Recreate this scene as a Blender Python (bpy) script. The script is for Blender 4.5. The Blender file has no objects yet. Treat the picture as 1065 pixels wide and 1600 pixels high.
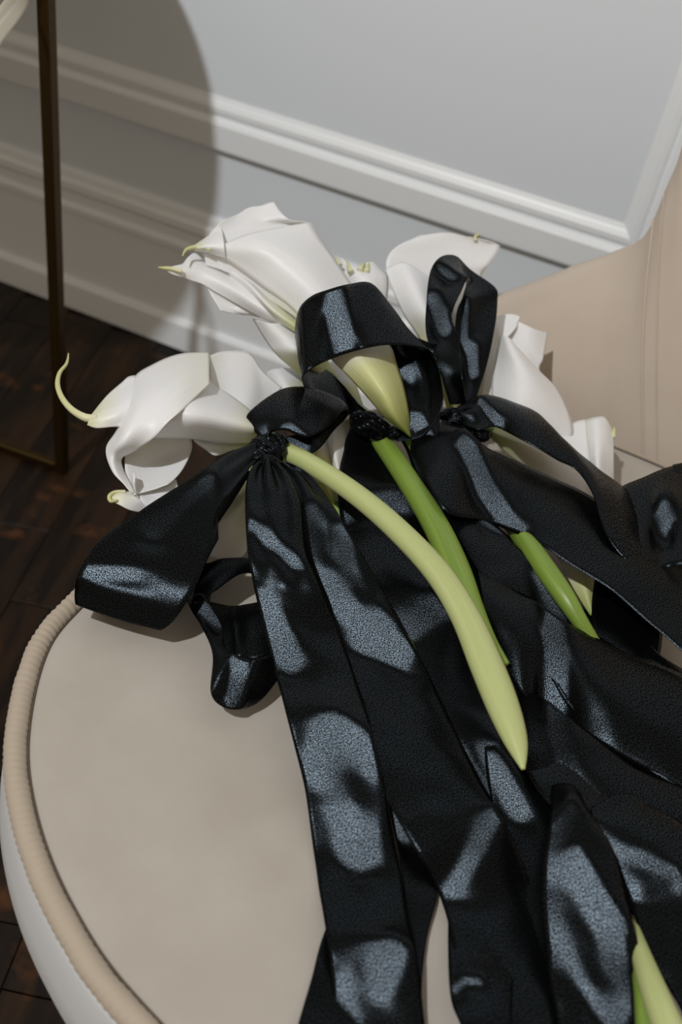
import bpy, bmesh, math, random
import numpy as np
from mathutils import Vector, Matrix, noise
sc = bpy.context.scene
C = sc.collection
# ------------------------------------------------------------------ camera
CAMZ = 1.07
FPX = 1555.0
AX = (Vector((0.9036159466683209, -0.36839895509956083, 0.21854159972020426)),
      Vector((0.4003621663266421, 0.5450135654617818, -0.7366616246533237)),
      Vector((0.15227723631899928, 0.7531549796318072, 0.6399759526379564)))
M3 = Matrix(AX)
cam = bpy.data.cameras.new('camera')
cam.sensor_fit = 'VERTICAL'; cam.sensor_height = 36.0; cam.lens = FPX / 1600 * 36
cam.dof.use_dof = True; cam.dof.focus_distance = 0.84; cam.dof.aperture_fstop = 5.0
cam.clip_start = 0.01
camo = bpy.data.objects.new('camera', cam); C.objects.link(camo)
camo.matrix_world = Matrix.Translation((0, 0, CAMZ)) @ M3.to_4x4()
sc.camera = camo
# ------------------------------------------------------------------ light
w = bpy.data.worlds.new('world'); sc.world = w; w.use_nodes = True
w.node_tree.nodes['Background'].inputs[0].default_value = (1.0, 0.84, 0.66, 1)
w.node_tree.nodes['Background'].inputs[1].default_value = 0.37
LAMP = Vector((-0.75, -0.8, 2.8))
kl = bpy.data.lights.new('key_lamp', 'POINT'); kl.energy = 182; kl.color = (0.97, 0.985, 1.0)
kl.shadow_soft_size = 0.045
ko = bpy.data.objects.new('key_lamp', kl); C.objects.link(ko); ko.location = LAMP
sc.view_settings.view_transform = 'Standard'; sc.view_settings.look = 'None'
sc.view_settings.exposure = 0.0; sc.view_settings.gamma = 1.0
sc.view_settings.use_curve_mapping = False

SEAT = 0.45
# a photo position at a known height above the seat (cm) becomes a point in the room
def P(px, py, h):
    d = M3 @ Vector((px - 532.5, -(py - 800), -FPX))
    t = (SEAT + h / 100.0 - CAMZ) / d.z
    return Vector((0, 0, CAMZ)) + d * t

# ------------------------------------------------------------------ materials
def mat(name, col, rough=0.5, **kw):
    m = bpy.data.materials.new(name); m.use_nodes = True
    b = m.node_tree.nodes['Principled BSDF']
    b.inputs['Base Color'].default_value = (*col, 1); b.inputs['Roughness'].default_value = rough
    for k, v in kw.items(): b.inputs[k.replace('_', ' ')].default_value = v
    return m, m.node_tree, b
def N(nt, t, **kw):
    n = nt.nodes.new(t)
    for k, v in kw.items(): setattr(n, k, v)
    return n
def noise_bump(nt, b, scale, strength, dist=0.001, coord='Object', detail=3):
    tc = N(nt, 'ShaderNodeTexCoord'); no = N(nt, 'ShaderNodeTexNoise'); bu = N(nt, 'ShaderNodeBump')
    no.inputs['Scale'].default_value = scale; no.inputs['Detail'].default_value = detail
    bu.inputs['Strength'].default_value = strength; bu.inputs['Distance'].default_value = dist
    nt.links.new(tc.outputs[coord], no.inputs['Vector']); nt.links.new(no.outputs['Fac'], bu.inputs['Height'])
    nt.links.new(bu.outputs['Normal'], b.inputs['Normal']); return no
def noise_color(nt, b, scale, c1, c2, lo=0.35, hi=0.65, coord='Object', stretch=(1, 1, 1)):
    tc = N(nt, 'ShaderNodeTexCoord'); mp = N(nt, 'ShaderNodeMapping'); no = N(nt, 'ShaderNodeTexNoise'); cr = N(nt, 'ShaderNodeValToRGB')
    mp.inputs['Scale'].default_value = stretch; no.inputs['Scale'].default_value = scale; no.inputs['Detail'].default_value = 4
    cr.color_ramp.elements[0].position = lo; cr.color_ramp.elements[1].position = hi
    cr.color_ramp.elements[0].color = (*c1, 1); cr.color_ramp.elements[1].color = (*c2, 1)
    nt.links.new(tc.outputs[coord], mp.inputs[0]); nt.links.new(mp.outputs[0], no.inputs['Vector'])
    nt.links.new(no.outputs['Fac'], cr.inputs['Fac']); nt.links.new(cr.outputs[0], b.inputs['Base Color'])

m_wall, nt, b = mat('painted_wall', (0.79, 0.845, 0.90), 0.55); noise_bump(nt, b, 90, 0.08)
m_trim, nt, b = mat('painted_moulding', (0.90, 0.94, 0.97), 0.35)
m_floor, nt, b = mat('dark_oak', (0.02, 0.012, 0.007), 0.42, Specular_IOR_Level=0.2)
noise_color(nt, b, 9, (0.008, 0.0048, 0.003), (0.034, 0.0165, 0.007), 0.4, 0.75, 'Object', (4, 0.6, 4)); noise_bump(nt, b, 60, 0.25)
base_l = [l for l in nt.links if l.to_socket == b.inputs['Base Color']][0]; src = base_l.from_socket
tc_ = N(nt, 'ShaderNodeTexCoord'); n_ = N(nt, 'ShaderNodeTexNoise'); n_.inputs['Scale'].default_value = 16; n_.inputs['Detail'].default_value = 7; c_ = N(nt, 'ShaderNodeValToRGB'); mx = N(nt, 'ShaderNodeMix'); mx.data_type = 'RGBA'
g_ = N(nt, 'ShaderNodeNewGeometry'); nt.links.new(g_.outputs['Position'], n_.inputs['Vector']); nt.links.new(n_.outputs['Fac'], c_.inputs[0]); c_.color_ramp.elements[0].position = 0.58; c_.color_ramp.elements[1].position = 0.74
nt.links.new(c_.outputs[0], mx.inputs[0]); nt.links.new(src, mx.inputs[6]); mx.inputs[7].default_value = (0.085, 0.032, 0.010, 1); nt.links.new(mx.outputs[2], b.inputs['Base Color'])
m_joint, nt, b = mat('dark_subfloor', (0.004, 0.003, 0.002), 0.9)
m_velvet, nt, b = mat('beige_velvet', (0.48, 0.40, 0.33), 0.85, Sheen_Weight=0.25, Sheen_Roughness=0.4)
noise_color(nt, b, 14, (0.375, 0.34, 0.295), (0.425, 0.39, 0.345), 0.3, 0.7); noise_bump(nt, b, 420, 0.25, 0.0006)
m_backv, nt, b = mat('beige_velvet_back', (0.50, 0.41, 0.33), 0.85, Sheen_Weight=0.2, Sheen_Roughness=0.4)
noise_color(nt, b, 9, (0.50, 0.42, 0.345), (0.55, 0.475, 0.40), 0.3, 0.7); noise_bump(nt, b, 420, 0.25, 0.0006)
m_pipe, nt, b = mat('piping_cord', (0.40, 0.335, 0.26), 0.75, Sheen_Weight=0.2)
m_stitch, nt, b = mat('stitching', (0.10, 0.075, 0.05), 0.9)
m_shell, nt, b = mat('pale_side_cloth', (0.62, 0.63, 0.64), 0.55)
m_brass, nt, b = mat('aged_brass', (0.06, 0.034, 0.009), 0.45, Metallic=0.85)
noise_bump(nt, b, 40, 0.1)
m_top, nt, b = mat('table_top_wood', (0.05, 0.035, 0.02), 0.4)

def satin():
    m, nt, b = mat('black_satin', (0.0014, 0.0016, 0.0016), 0.26)
    b.inputs['Specular IOR Level'].default_value = 0.24
    b.inputs['Specular Tint'].default_value = (0.70, 0.86, 1.0, 1)
    b.inputs['Anisotropic'].default_value = 0.35
    uv = N(nt, 'ShaderNodeUVMap'); uv.uv_map = 'UVMap'
    tg = N(nt, 'ShaderNodeTangent'); tg.direction_type = 'UV_MAP'; tg.uv_map = 'UVMap'
    nt.links.new(tg.outputs[0], b.inputs['Tangent'])
    # weave glints: very fine cells along the threads
    mp = N(nt, 'ShaderNodeMapping'); mp.inputs['Scale'].default_value = (1250, 1100, 1)
    vo = N(nt, 'ShaderNodeTexNoise'); vo.inputs['Scale'].default_value = 1.0; vo.inputs['Detail'].default_value = 1
    bu = N(nt, 'ShaderNodeBump'); bu.inputs['Strength'].default_value = 1.0; bu.inputs['Distance'].default_value = 0.00012
    nt.links.new(uv.outputs[0], mp.inputs[0]); nt.links.new(mp.outputs[0], vo.inputs['Vector'])
    nt.links.new(vo.outputs['Fac'], bu.inputs['Height']); nt.links.new(bu.outputs[0], b.inputs['Normal'])
    mr = N(nt, 'ShaderNodeMapRange'); mr.inputs[1].default_value = 0.44; mr.inputs[2].default_value = 0.60; mr.inputs[3].default_value = 0.0; mr.inputs[4].default_value = 0.42
    nt.links.new(vo.outputs['Fac'], mr.inputs[0]); nt.links.new(mr.outputs[0], b.inputs['Specular IOR Level'])
    return m
m_satin = satin()

def petal(name, stops):
    m, nt, b = mat(name, (0.8, 0.79, 0.75), 0.45)
    b.inputs['Subsurface Weight'].default_value = 0.25; b.inputs['Subsurface Radius'].default_value = (0.006, 0.005, 0.003)
    b.inputs['Subsurface Scale'].default_value = 1.0
    uv = N(nt, 'ShaderNodeUVMap'); uv.uv_map = 'UVMap'; sp = N(nt, 'ShaderNodeSeparateXYZ'); cr = N(nt, 'ShaderNodeValToRGB')
    mp = N(nt, 'ShaderNodeMapping'); mp.inputs['Scale'].default_value = (26, 1.6, 1)
    no = N(nt, 'ShaderNodeTexNoise'); no.inputs['Scale'].default_value = 1.0; no.inputs['Detail'].default_value = 3
    ma = N(nt, 'ShaderNodeMath'); ma.operation = 'MULTIPLY_ADD'; ma.inputs[1].default_value = 0.16
    mb = N(nt, 'ShaderNodeMath'); mb.operation = 'SUBTRACT'; mb.inputs[1].default_value = 0.08
    nt.links.new(uv.outputs[0], sp.inputs[0]); nt.links.new(uv.outputs[0], mp.inputs[0]); nt.links.new(mp.outputs[0], no.inputs['Vector'])
    nt.links.new(no.outputs['Fac'], ma.inputs[0]); nt.links.new(sp.outputs['Y'], ma.inputs[2]); nt.links.new(ma.outputs[0], mb.inputs[0])
    nt.links.new(mb.outputs[0], cr.inputs['Fac']); nt.links.new(cr.outputs[0], b.inputs['Base Color'])
    el = cr.color_ramp.elements
    el[0].position, el[0].color = stops[0][0], (*stops[0][1], 1)
    el[1].position, el[1].color = stops[-1][0], (*stops[-1][1], 1)
    for p, c in stops[1:-1]:
        e = el.new(p); e.color = (*c, 1)
    bu = N(nt, 'ShaderNodeBump'); bu.inputs['Strength'].default_value = 0.22; bu.inputs['Distance'].default_value = 0.0012
    nt.links.new(no.outputs['Fac'], bu.inputs['Height']); nt.links.new(bu.outputs[0], b.inputs['Normal'])
    return m
WH = (0.82, 0.815, 0.80)
m_petal = petal('calla_petal', [(0.0, (0.36, 0.42, 0.12)), (0.10, (0.58, 0.60, 0.30)), (0.30, (0.74, 0.73, 0.58)), (0.5, WH)])
m_petalg = petal('calla_petal_green_base', [(0.0, (0.27, 0.36, 0.08)), (0.12, (0.42, 0.46, 0.15)), (0.38, (0.62, 0.62, 0.30)), (0.6, WH)])
m_petalw = petal('calla_petal_white', [(0.0, (0.70, 0.69, 0.60)), (0.3, WH)])
m_petalt = petal('calla_petal_tip', [(0.0, (0.62, 0.62, 0.34)), (0.25, (0.74, 0.73, 0.58)), (0.55, WH)])
m_tendril = petal('tendril_skin', [(0.0, (0.70, 0.69, 0.48)), (0.4, (0.58, 0.58, 0.30)), (1.0, (0.50, 0.50, 0.22))])
def stemmat(name, c1, c2):
    m, nt, b = mat(name, c1, 0.38)
    b.inputs['Subsurface Weight'].default_value = 0.15; b.inputs['Subsurface Radius'].default_value = (0.003, 0.004, 0.001); b.inputs['Subsurface Scale'].default_value = 1.0
    noise_color(nt, b, 1.0, c1, c2, 0.3, 0.7, 'UV', (9, 1.3, 1)); return m
m_stem = stemmat('pale_green_stem', (0.40, 0.46, 0.17), (0.50, 0.54, 0.26))
m_stemd = stemmat('deep_green_stem', (0.13, 0.22, 0.025), (0.24, 0.34, 0.06))
m_spadix, _, _ = mat('yellow_spadix', (0.6, 0.45, 0.08), 0.7)

# ------------------------------------------------------------------ mesh helpers
def link(name, me, m, parent=None, smooth=True):
    if smooth:
        for p in me.polygons: p.use_smooth = True
    me.materials.append(m)
    o = bpy.data.objects.new(name, me); C.objects.link(o)
    if parent is not None:
        o.parent = parent; o.matrix_parent_inverse = parent.matrix_basis.inverted()
    return o
def empty(name, loc, label, cat, group=None):
    o = bpy.data.objects.new(name, None); C.objects.link(o); o.location = loc; o.empty_display_size = 0.02
    o['label'] = label; o['category'] = cat
    if group: o['group'] = group
    return o
def cr(p0, p1, p2, p3, t):
    return 0.5 * ((2 * p1) + (p2 - p0) * t + (2 * p0 - 5 * p1 + 4 * p2 - p3) * t * t + (3 * p1 - p0 - 3 * p2 + p3) * t ** 3)
def spline(pts, n):
    out = []; k = len(pts)
    for i in range(k - 1):
        a, b2, c, d = pts[max(i - 1, 0)], pts[i], pts[i + 1], pts[min(i + 2, k - 1)]
        for j in range(n): out.append(cr(a, b2, c, d, j / n))
    out.append(pts[-1]); return out
def grid_mesh(name, g, uvscale=None, uvs=None):
    R, K = len(g), len(g[0]); me = bpy.data.meshes.new(name)
    vs = [v for r in g for v in r]
    fs = [(i * K + j, i * K + j + 1, (i + 1) * K + j + 1, (i + 1) * K + j) for i in range(R - 1) for j in range(K - 1)]
    me.from_pydata([tuple(v) for v in vs], [], fs)
    L = [0.0]
    for i in range(1, R): L.append(L[-1] + (g[i][K // 2] - g[i - 1][K // 2]).length)
    W = (g[R // 2][-1] - g[R // 2][0]).length
    uv = me.uv_layers.new(name='UVMap'); co = {}
    for i in range(R):
        for j in range(K):
            co[i * K + j] = (j / (K - 1) * W, L[i]) if uvs is None else (j / (K - 1), i / (R - 1))
    for l in me.loops: uv.data[l.index].uv = co[l.vertex_index]
    return me
def thick(o, t):
    s = o.modifiers.new('thickness', 'SOLIDIFY'); s.thickness = t; s.offset = 0
seedn = [0]
def shape_to_light(g, caps, it=260):
    holes = [c for c in caps if c[4] < 0]; holes = [(*c[:4], -c[4]) for c in holes]; caps = [c for c in caps if c[4] > 0]
    """bend a ribbon (each point slides along its own line of sight) so that its folds catch the lamp along the given creases"""
    R, K = len(g), len(g[0]); O = np.array((0, 0, CAMZ)); A = np.array([[tuple(p) for p in r] for r in g])
    D_ = A - O; t0 = np.linalg.norm(D_, axis=2); D_ = D_ / t0[..., None]
    c = D_ @ np.array(M3); X = 532.5 + FPX * c[..., 0] / -c[..., 2]; Y = 800 - FPX * c[..., 1] / -c[..., 2]
    Wt = np.zeros((R, K))
    for x1, y1, x2, y2, r in caps:
        dx, dy = x2 - x1, y2 - y1; q = np.clip(((X - x1) * dx + (Y - y1) * dy) / (dx * dx + dy * dy + 1e-9), 0, 1)
        dd = np.hypot(X - x1 - q * dx, Y - y1 - q * dy) / r
        Wt = np.maximum(Wt, np.clip(2.4 * (1.25 - dd), 0, 1) if r > 14 else np.clip(1.8 - dd, 0, 1))
    if Wt.max() < 0.05: return g
    Ho = np.zeros((R, K))
    for x1, y1, x2, y2, r in holes:
        dx, dy = x2 - x1, y2 - y1; q = np.clip(((X - x1) * dx + (Y - y1) * dy) / (dx * dx + dy * dy + 1e-9), 0, 1)
        Ho = np.maximum(Ho, np.clip(1.7 - np.hypot(X - x1 - q * dx, Y - y1 - q * dy) / r, 0, 1))
    H_ = np.array(LAMP) - A; H_ /= np.linalg.norm(H_, axis=2)[..., None]; H_ = H_ - D_; H_ /= np.linalg.norm(H_, axis=2)[..., None]; H_ = H_ + Ho[..., None] * np.array((0.12, 0.42, 0.0)); H_ /= np.linalg.norm(H_, axis=2)[..., None]
    def edges(ax):
        if ax == 0: return (slice(0, R - 1), slice(None)), (slice(1, R), slice(None))
        return (slice(None), slice(0, K - 1)), (slice(None), slice(1, K))
    E = []
    for ax in (0, 1):
        a, b2 = edges(ax); n = (H_[a] + H_[b2]) / 2; wt = ((Wt[a] + Wt[b2]) / 2)
        E.append((a, b2, (n * D_[a]).sum(-1), (n * D_[b2]).sum(-1), 9.0 * wt, 0.35 * (1 - wt) + 0.02, t0[a] - t0[b2]))
    lam = 0.004
    def AT(x, rhs=False):
        o = lam * (t0 if rhs else x)
        for a, b2, na, nb, wh, wn, dt in E:
            if rhs: e = wn * dt; o[a] += e; o[b2] -= e
            else:
                e = wh * (na * x[a] - nb * x[b2]); o[a] += na * e; o[b2] -= nb * e
                e = wn * (x[a] - x[b2]); o[a] += e; o[b2] -= e
        return o
    x = t0.copy(); bb = AT(t0.copy(), True); r_ = bb - AT(x.copy()); p = r_.copy(); rs = (r_ * r_).sum()
    for _ in range(it):
        Ap = AT(p.copy()); al = rs / max((p * Ap).sum(), 1e-20); x += al * p; r_ -= al * Ap; rn = (r_ * r_).sum()
        if rn < 1e-14: break
        p = r_ + rn / rs * p; rs = rn
    tmax = (SEAT + 0.0025 - CAMZ) / D_[..., 2]
    x = np.minimum(x, np.where(D_[..., 2] < 0, np.maximum(tmax, t0 * 0.9), 1e9)) if True else x
    x = np.clip(x, t0 - 0.035, t0 + 0.035)
    B = O + D_ * x[..., None]
    return [[Vector(B[i, j]) for j in range(K)] for i in range(R)]
def ribbon(name, rows, parent, bow=0.0, wave=0.18, wl=0.05, n=12, k=18, pleat=None, m=None, lit=None):
    """rows: (left x, left y, right x, right y, height cm[, right height]) down the ribbon's length"""
    seedn[0] += 7.3
    Ls = [P(r[0], r[1], r[4]) for r in rows]; Rs = [P(r[2], r[3], r[5] if len(r) > 5 else r[4]) for r in rows]
    Lf, Rf = spline(Ls, n), spline(Rs, n); g = []
    for i, (a, b2) in enumerate(zip(Lf, Rf)):
        nx = Lf[min(i + 1, len(Lf) - 1)] - Lf[max(i - 1, 0)]
        nrm = (b2 - a).cross(nx)
        nrm = nrm.normalized() if nrm.length > 1e-9 else Vector((0, 0, 1))
        if nrm.z < 0: nrm = -nrm
        row = []
        for j in range(k + 1):
            t = j / k; p = a.lerp(b2, t)
            d = bow / 100 * (1 - (2 * t - 1) ** 2)
            if pleat:
                fade = max(0.0, 1 - i / (len(Lf) * pleat[2]))
                d += pleat[0] / 100 * math.sin(t * math.pi * 2 * pleat[1] + 0.7) * fade
            q = p / wl + Vector((seedn[0], 0, 0))
            d += wave / 100 * noise.noise(q) + wave * 0.3 / 100 * noise.noise(q * 2.7)
            row.append(p + nrm * d)
        g.append(row)
    if lit: g = shape_to_light(g, lit)
    o = link(name, grid_mesh(name, g), m or m_satin, parent); thick(o, 0.0004); return o
def patch(name, net, parent, m, n=7, t=0.0009, ruffle=0.0, grow=None):
    """net: rows from base to rim, each a list of (x, y, height cm)"""
    seedn[0] += 3.1
    rows = [spline([P(*c) for c in r], n) for r in net]
    cols = list(zip(*rows)); cols = [spline(list(c), n) for c in cols]
    g = [list(r) for r in zip(*cols)]
    if ruffle:
        R = len(g)
        for i, r in enumerate(g):
            f = (i / (R - 1)) ** 1.5
            for j, p in enumerate(r): r[j] = p + Vector((0, 0, 1)) * (ruffle / 100 * f * noise.noise(p / 0.018 + Vector((seedn[0], 0, 0))))
    o = link(name, grid_mesh(name, g, uvs=True), m, parent); thick(o, t); return o
def tube(name, pts, m, parent=None, n=8, k=14, flat=1.0, cap=True):
    """pts: list of (Vector, radius)"""
    c = spline([p for p, r in pts], n); rr = spline([Vector((r, 0, 0)) for p, r in pts], n); g = []
    up = Vector((0, 0, 1))
    for i, p in enumerate(c):
        t = (c[min(i + 1, len(c) - 1)] - c[max(i - 1, 0)]).normalized()
        s = t.cross(up)
        if s.length < 1e-3: s = Vector((1, 0, 0))
        s.normalize(); u2 = s.cross(t).normalized(); r = max(rr[i].x, 0.0001)
        g.append([p + s * (r * math.cos(a)) + u2 * (r * flat * math.sin(a)) for a in [2 * math.pi * j / k for j in range(k + 1)]])
    if cap:
        g.insert(0, [c[0]] * (k + 1)); g.append([c[-1]] * (k + 1))
    me = grid_mesh(name, g, uvs=True)
    bm = bmesh.new(); bm.from_mesh(me); bmesh.ops.remove_doubles(bm, verts=bm.verts, dist=1e-6); bmesh.ops.recalc_face_normals(bm, faces=bm.faces); bm.to_mesh(me); bm.free()
    return link(name, me, m, parent)
def ptube(name, pts, m, parent=None, **kw):
    return tube(name, [(P(x, y, h), r / 1000) for x, y, h, r in pts], m, parent, **kw)
def box(name, x0, x1, y0, y1, z0, z1, m, parent=None, bev=0.0):
    bm = bmesh.new(); bmesh.ops.create_cube(bm, size=1)
    for v in bm.verts: v.co = Vector(((x0 + x1) / 2 + v.co.x * (x1 - x0), (y0 + y1) / 2 + v.co.y * (y1 - y0), (z0 + z1) / 2 + v.co.z * (z1 - z0)))
    if bev: bmesh.ops.bevel(bm, geom=bm.edges[:], offset=bev, segments=2, profile=0.5, affect='EDGES')
    me = bpy.data.meshes.new(name); bm.to_mesh(me); bm.free(); return link(name, me, m, parent, smooth=False)
def struct(o, label=None):
    o['kind'] = 'structure'
    if label: o['label'] = label
    return o

# ------------------------------------------------------------------ the room
WY = 1.526
struct(box('wall_back', -3.4, 2.4, WY, WY + 0.1, 0, 2.7, m_wall), 'pale grey panelled wall behind the chair')
fl = struct(box('floor', -3.4, 2.4, -1.6, WY, -0.05, -0.006, m_joint), 'dark stained plank floor')
# planks run slantwise to the wall
random.seed(4)
pm = {}
def plank_mesh(L):
    if L in pm: return pm[L]
    bm = bmesh.new(); bmesh.ops.create_cube(bm, size=1)
    for v in bm.verts: v.co = Vector((v.co.x * 0.0988, v.co.y * (L - 0.0012), v.co.z * 0.02))
    bmesh.ops.bevel(bm, geom=[e for e in bm.edges if e.verts[0].co.z > 0 and e.verts[1].co.z > 0], offset=0.0008, segments=1, affect='EDGES')
    me = bpy.data.meshes.new('plank'); bm.to_mesh(me); bm.free(); me.materials.append(m_floor); pm[L] = me; return me
ang = math.atan2(0.27, 0.963); D = Vector((-math.sin(ang), math.cos(ang), 0)); S = Vector((math.cos(ang), math.sin(ang), 0))
for i in range(-22, 12):
    pos = -1.2 - random.random() * 0.7
    while pos < 2.4:
        L = random.choice((0.7, 0.9, 1.1)); c = S * (i * 0.1) + D * (pos + L / 2); pos += L
        e = c + D * (L / 2)
        if not (-2.4 < c.x < 1.2 and e.y < 1.50 and c.y - L / 2 > -0.9): 
            if e.y >= 1.50 and c.y - L / 2 < 1.5 and -2.4 < c.x < 1.2:   # cut at the wall
                L2 = round(L - (e.y - 1.50) / 0.963 - 0.003, 2)
                if L2 < 0.08: continue
                c = c - D * ((L - L2) / 2); L = L2
            else: continue
        o = bpy.data.objects.new('plank', plank_mesh(L)); C.objects.link(o)
        o.location = (c.x, c.y, -0.010 + random.uniform(-0.0006, 0.0006)); o.rotation_euler = (random.uniform(-.002, .002), 0, ang + (math.pi if random.random() < .5 else 0)); o.parent = fl

def extrude_profile(name, prof, x0, x1, m):
    """prof: (y out from the wall, z)"""
    g = [[Vector((x, WY - y, z)) for y, z in prof] for x in (x0, x1)]
    me = grid_mesh(name, g); bm = bmesh.new(); bm.from_mesh(me); bmesh.ops.recalc_face_normals(bm, faces=bm.faces)
    bm.to_mesh(me); bm.free(); return link(name, me, m, None, smooth=False)
struct(extrude_profile('baseboard_back', [(0, 0.285), (.005, .285), (.008, .279), (.010, .268), (.016, .262), (.017, .25), (.011, .243), (.012, .225), (.018, .216), (.018, .205), (.012, .20),
        (.012, .062), (.020, .060), (.024, .054), (.024, 0.0), (0, 0.0)], -3.4, 2.4, m_trim), 'tall white baseboard with a moulded cap')
# picture-frame moulding of the panel: profile swept round a rectangle
prof = [(0.0, 0.0), (0.013, 0.0), (0.014, 0.003), (0.015, 0.042), (0.012, 0.048), (0.006, 0.052), (0.006, 0.056), (0.0095, 0.060), (0.0095, 0.068), (0.006, 0.075), (0.003, 0.079), (0.0, 0.086)]
def frame(name, x0, x1, z0, z1):
    g = []
    for (cx, cz, sx, sz) in ((x0, z0, 1, 1), (x1, z0, -1, 1), (x1, z1, -1, -1), (x0, z1, 1, -1), (x0, z0, 1, 1)):
        g.append([Vector((cx + sx * d, WY - y, cz + sz * d)) for y, d in prof])
    me = grid_mesh(name, g); bm = bmesh.new(); bm.from_mesh(me); bmesh.ops.recalc_face_normals(bm, faces=bm.faces); bm.to_mesh(me); bm.free()
    return struct(link(name, me, m_trim, None, smooth=False), 'white moulding framing the wall panel')
frame('trim_1', -2.3, -0.018, 0.412, 2.0)
frame('trim_2', 0.13, 2.2, 0.412, 2.0)

# ------------------------------------------------------------------ brass side table on the left
tc = Vector((-1.171, 1.030, 0)); TR = 0.386; TH = 0.86
tb = empty('side_table', tc, 'round side table on thin square brass legs beside the chair', 'table')
def disc(name, r, z0, z1, m, parent):
    bm = bmesh.new(); bmesh.ops.create_cone(bm, cap_ends=True, segments=96, radius1=r, radius2=r, depth=z1 - z0)
    for v in bm.verts: v.co += Vector((tc.x, tc.y, (z0 + z1) / 2))
    bmesh.ops.bevel(bm, geom=[e for e in bm.edges if abs(e.verts[0].co.z - e.verts[1].co.z) < 1e-6], offset=0.002, segments=2, affect='EDGES')
    me = bpy.data.meshes.new(name); bm.to_mesh(me); bm.free(); return link(name, me, m, parent, smooth=False)
disc('table_top', TR, TH - 0.022, TH, m_top, tb)
a0 = math.atan2(1.062 - 1.030, -0.789 + 1.171)
def bar(name, a, b2, wd, m, parent):
    d = (b2 - a); L = d.length; bm = bmesh.new(); bmesh.ops.create_cube(bm, size=1)
    for v in bm.verts: v.co = Vector((v.co.x * wd, v.co.y * wd, v.co.z * L))
    bmesh.ops.bevel(bm, geom=bm.edges[:], offset=0.0015, segments=1, affect='EDGES')
    q = d.to_track_quat('Z', 'Y').to_matrix().to_4x4(); bmesh.ops.transform(bm, matrix=Matrix.Translation((a + b2) / 2) @ q, verts=bm.verts)
    me = bpy.data.meshes.new(name); bm.to_mesh(me); bm.free(); return link(name, me, m, parent, smooth=False)
for k in range(3):
    a = a0 + k * math.pi * 2 / 3; p = tc + Vector((math.cos(a), math.sin(a), 0)) * (TR - 0.012)
    bar('leg', p + Vector((0, 0, 0.0)), p + Vector((0, 0, TH - 0.022)), 0.017, m_brass, tb)
    q = tc + Vector((0, 0, 0.010)); bar('crossbar', p + Vector((0, 0, 0.010)) - (p - tc).normalized() * 0.009, q + (p - tc).normalized() * 0.009, 0.014, m_brass, tb)
box('hub', tc.x - .016, tc.x + .016, tc.y - .016, tc.y + .016, 0.001, 0.022, m_brass, tb, 0.002)

# ------------------------------------------------------------------ the chair
ch = empty('armchair', (0.05, 0.6, 0), 'curved beige velvet chair with corded seat edge, flowers lying on it', 'chair')
out = [(-.367, .499), (-.362, .427), (-.322, .346), (-.272, .290), (-.208, .245), (-.133, .213), (0.0, .185), (.16, .20), (.30, .28), (.39, .40), (.43, .56), (.42, .74), (.33, .90), (.18, .99), (0.02, 1.02), (-.12, 1.01), (-.23, .94), (-.30, .82), (-.345, .68), (-.365, .58)]
def closed(pts, n):
    k = len(pts); V = [Vector((*p, 0)) for p in pts]; o = []
    for i in range(k):
        for j in range(n): o.append(cr(V[(i - 1) % k], V[i], V[(i + 1) % k], V[(i + 2) % k], j / n))
    return o
ring = closed(out, 12); cen = Vector((0.03, 0.6, 0))
def inset(r, d):
    k = len(r); o = []
    for i in range(k):
        t = (r[(i + 2) % k] - r[i - 2]).normalized(); o.append(r[i] + Vector((-t.y, t.x, 0)) * d)
    return o
def lathe_ring(name, prof, m, parent, close=None):
    g = []
    for d, z in prof:
        rr = inset(ring, d) if abs(d) < 0.05 else [cen + (p - cen) * (1 - d / 0.36) for p in ring]
        rr = [Vector((p.x, p.y, z)) for p in rr]; g.append(rr + [rr[0]])
    g = [list(r) for r in zip(*g)]
    me = grid_mesh(name, g); bm = bmesh.new(); bm.from_mesh(me); bmesh.ops.remove_doubles(bm, verts=bm.verts, dist=1e-5)
    bmesh.ops.recalc_face_normals(bm, faces=bm.faces); bm.to_mesh(me); bm.free(); return link(name, me, m, parent)
lathe_ring('seat_cushion', [(0.36, .4515), (.30, .4515), (.22, .451), (.14, .450), (.08, .4490), (.045, .4478), (.034, .4470), (.024, .4462), (.0197, .4448), (.0185, .4415), (.018, .434)], m_velvet, ch)
lathe_ring('seat_side', [(.015, .440), (.006, .438), (.003, .430), (.000, .415), (-.003, .395), (-.005, .372), (.000, .352), (.010, .338), (.06, .330), (.30, .330)], m_shell, ch)
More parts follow.
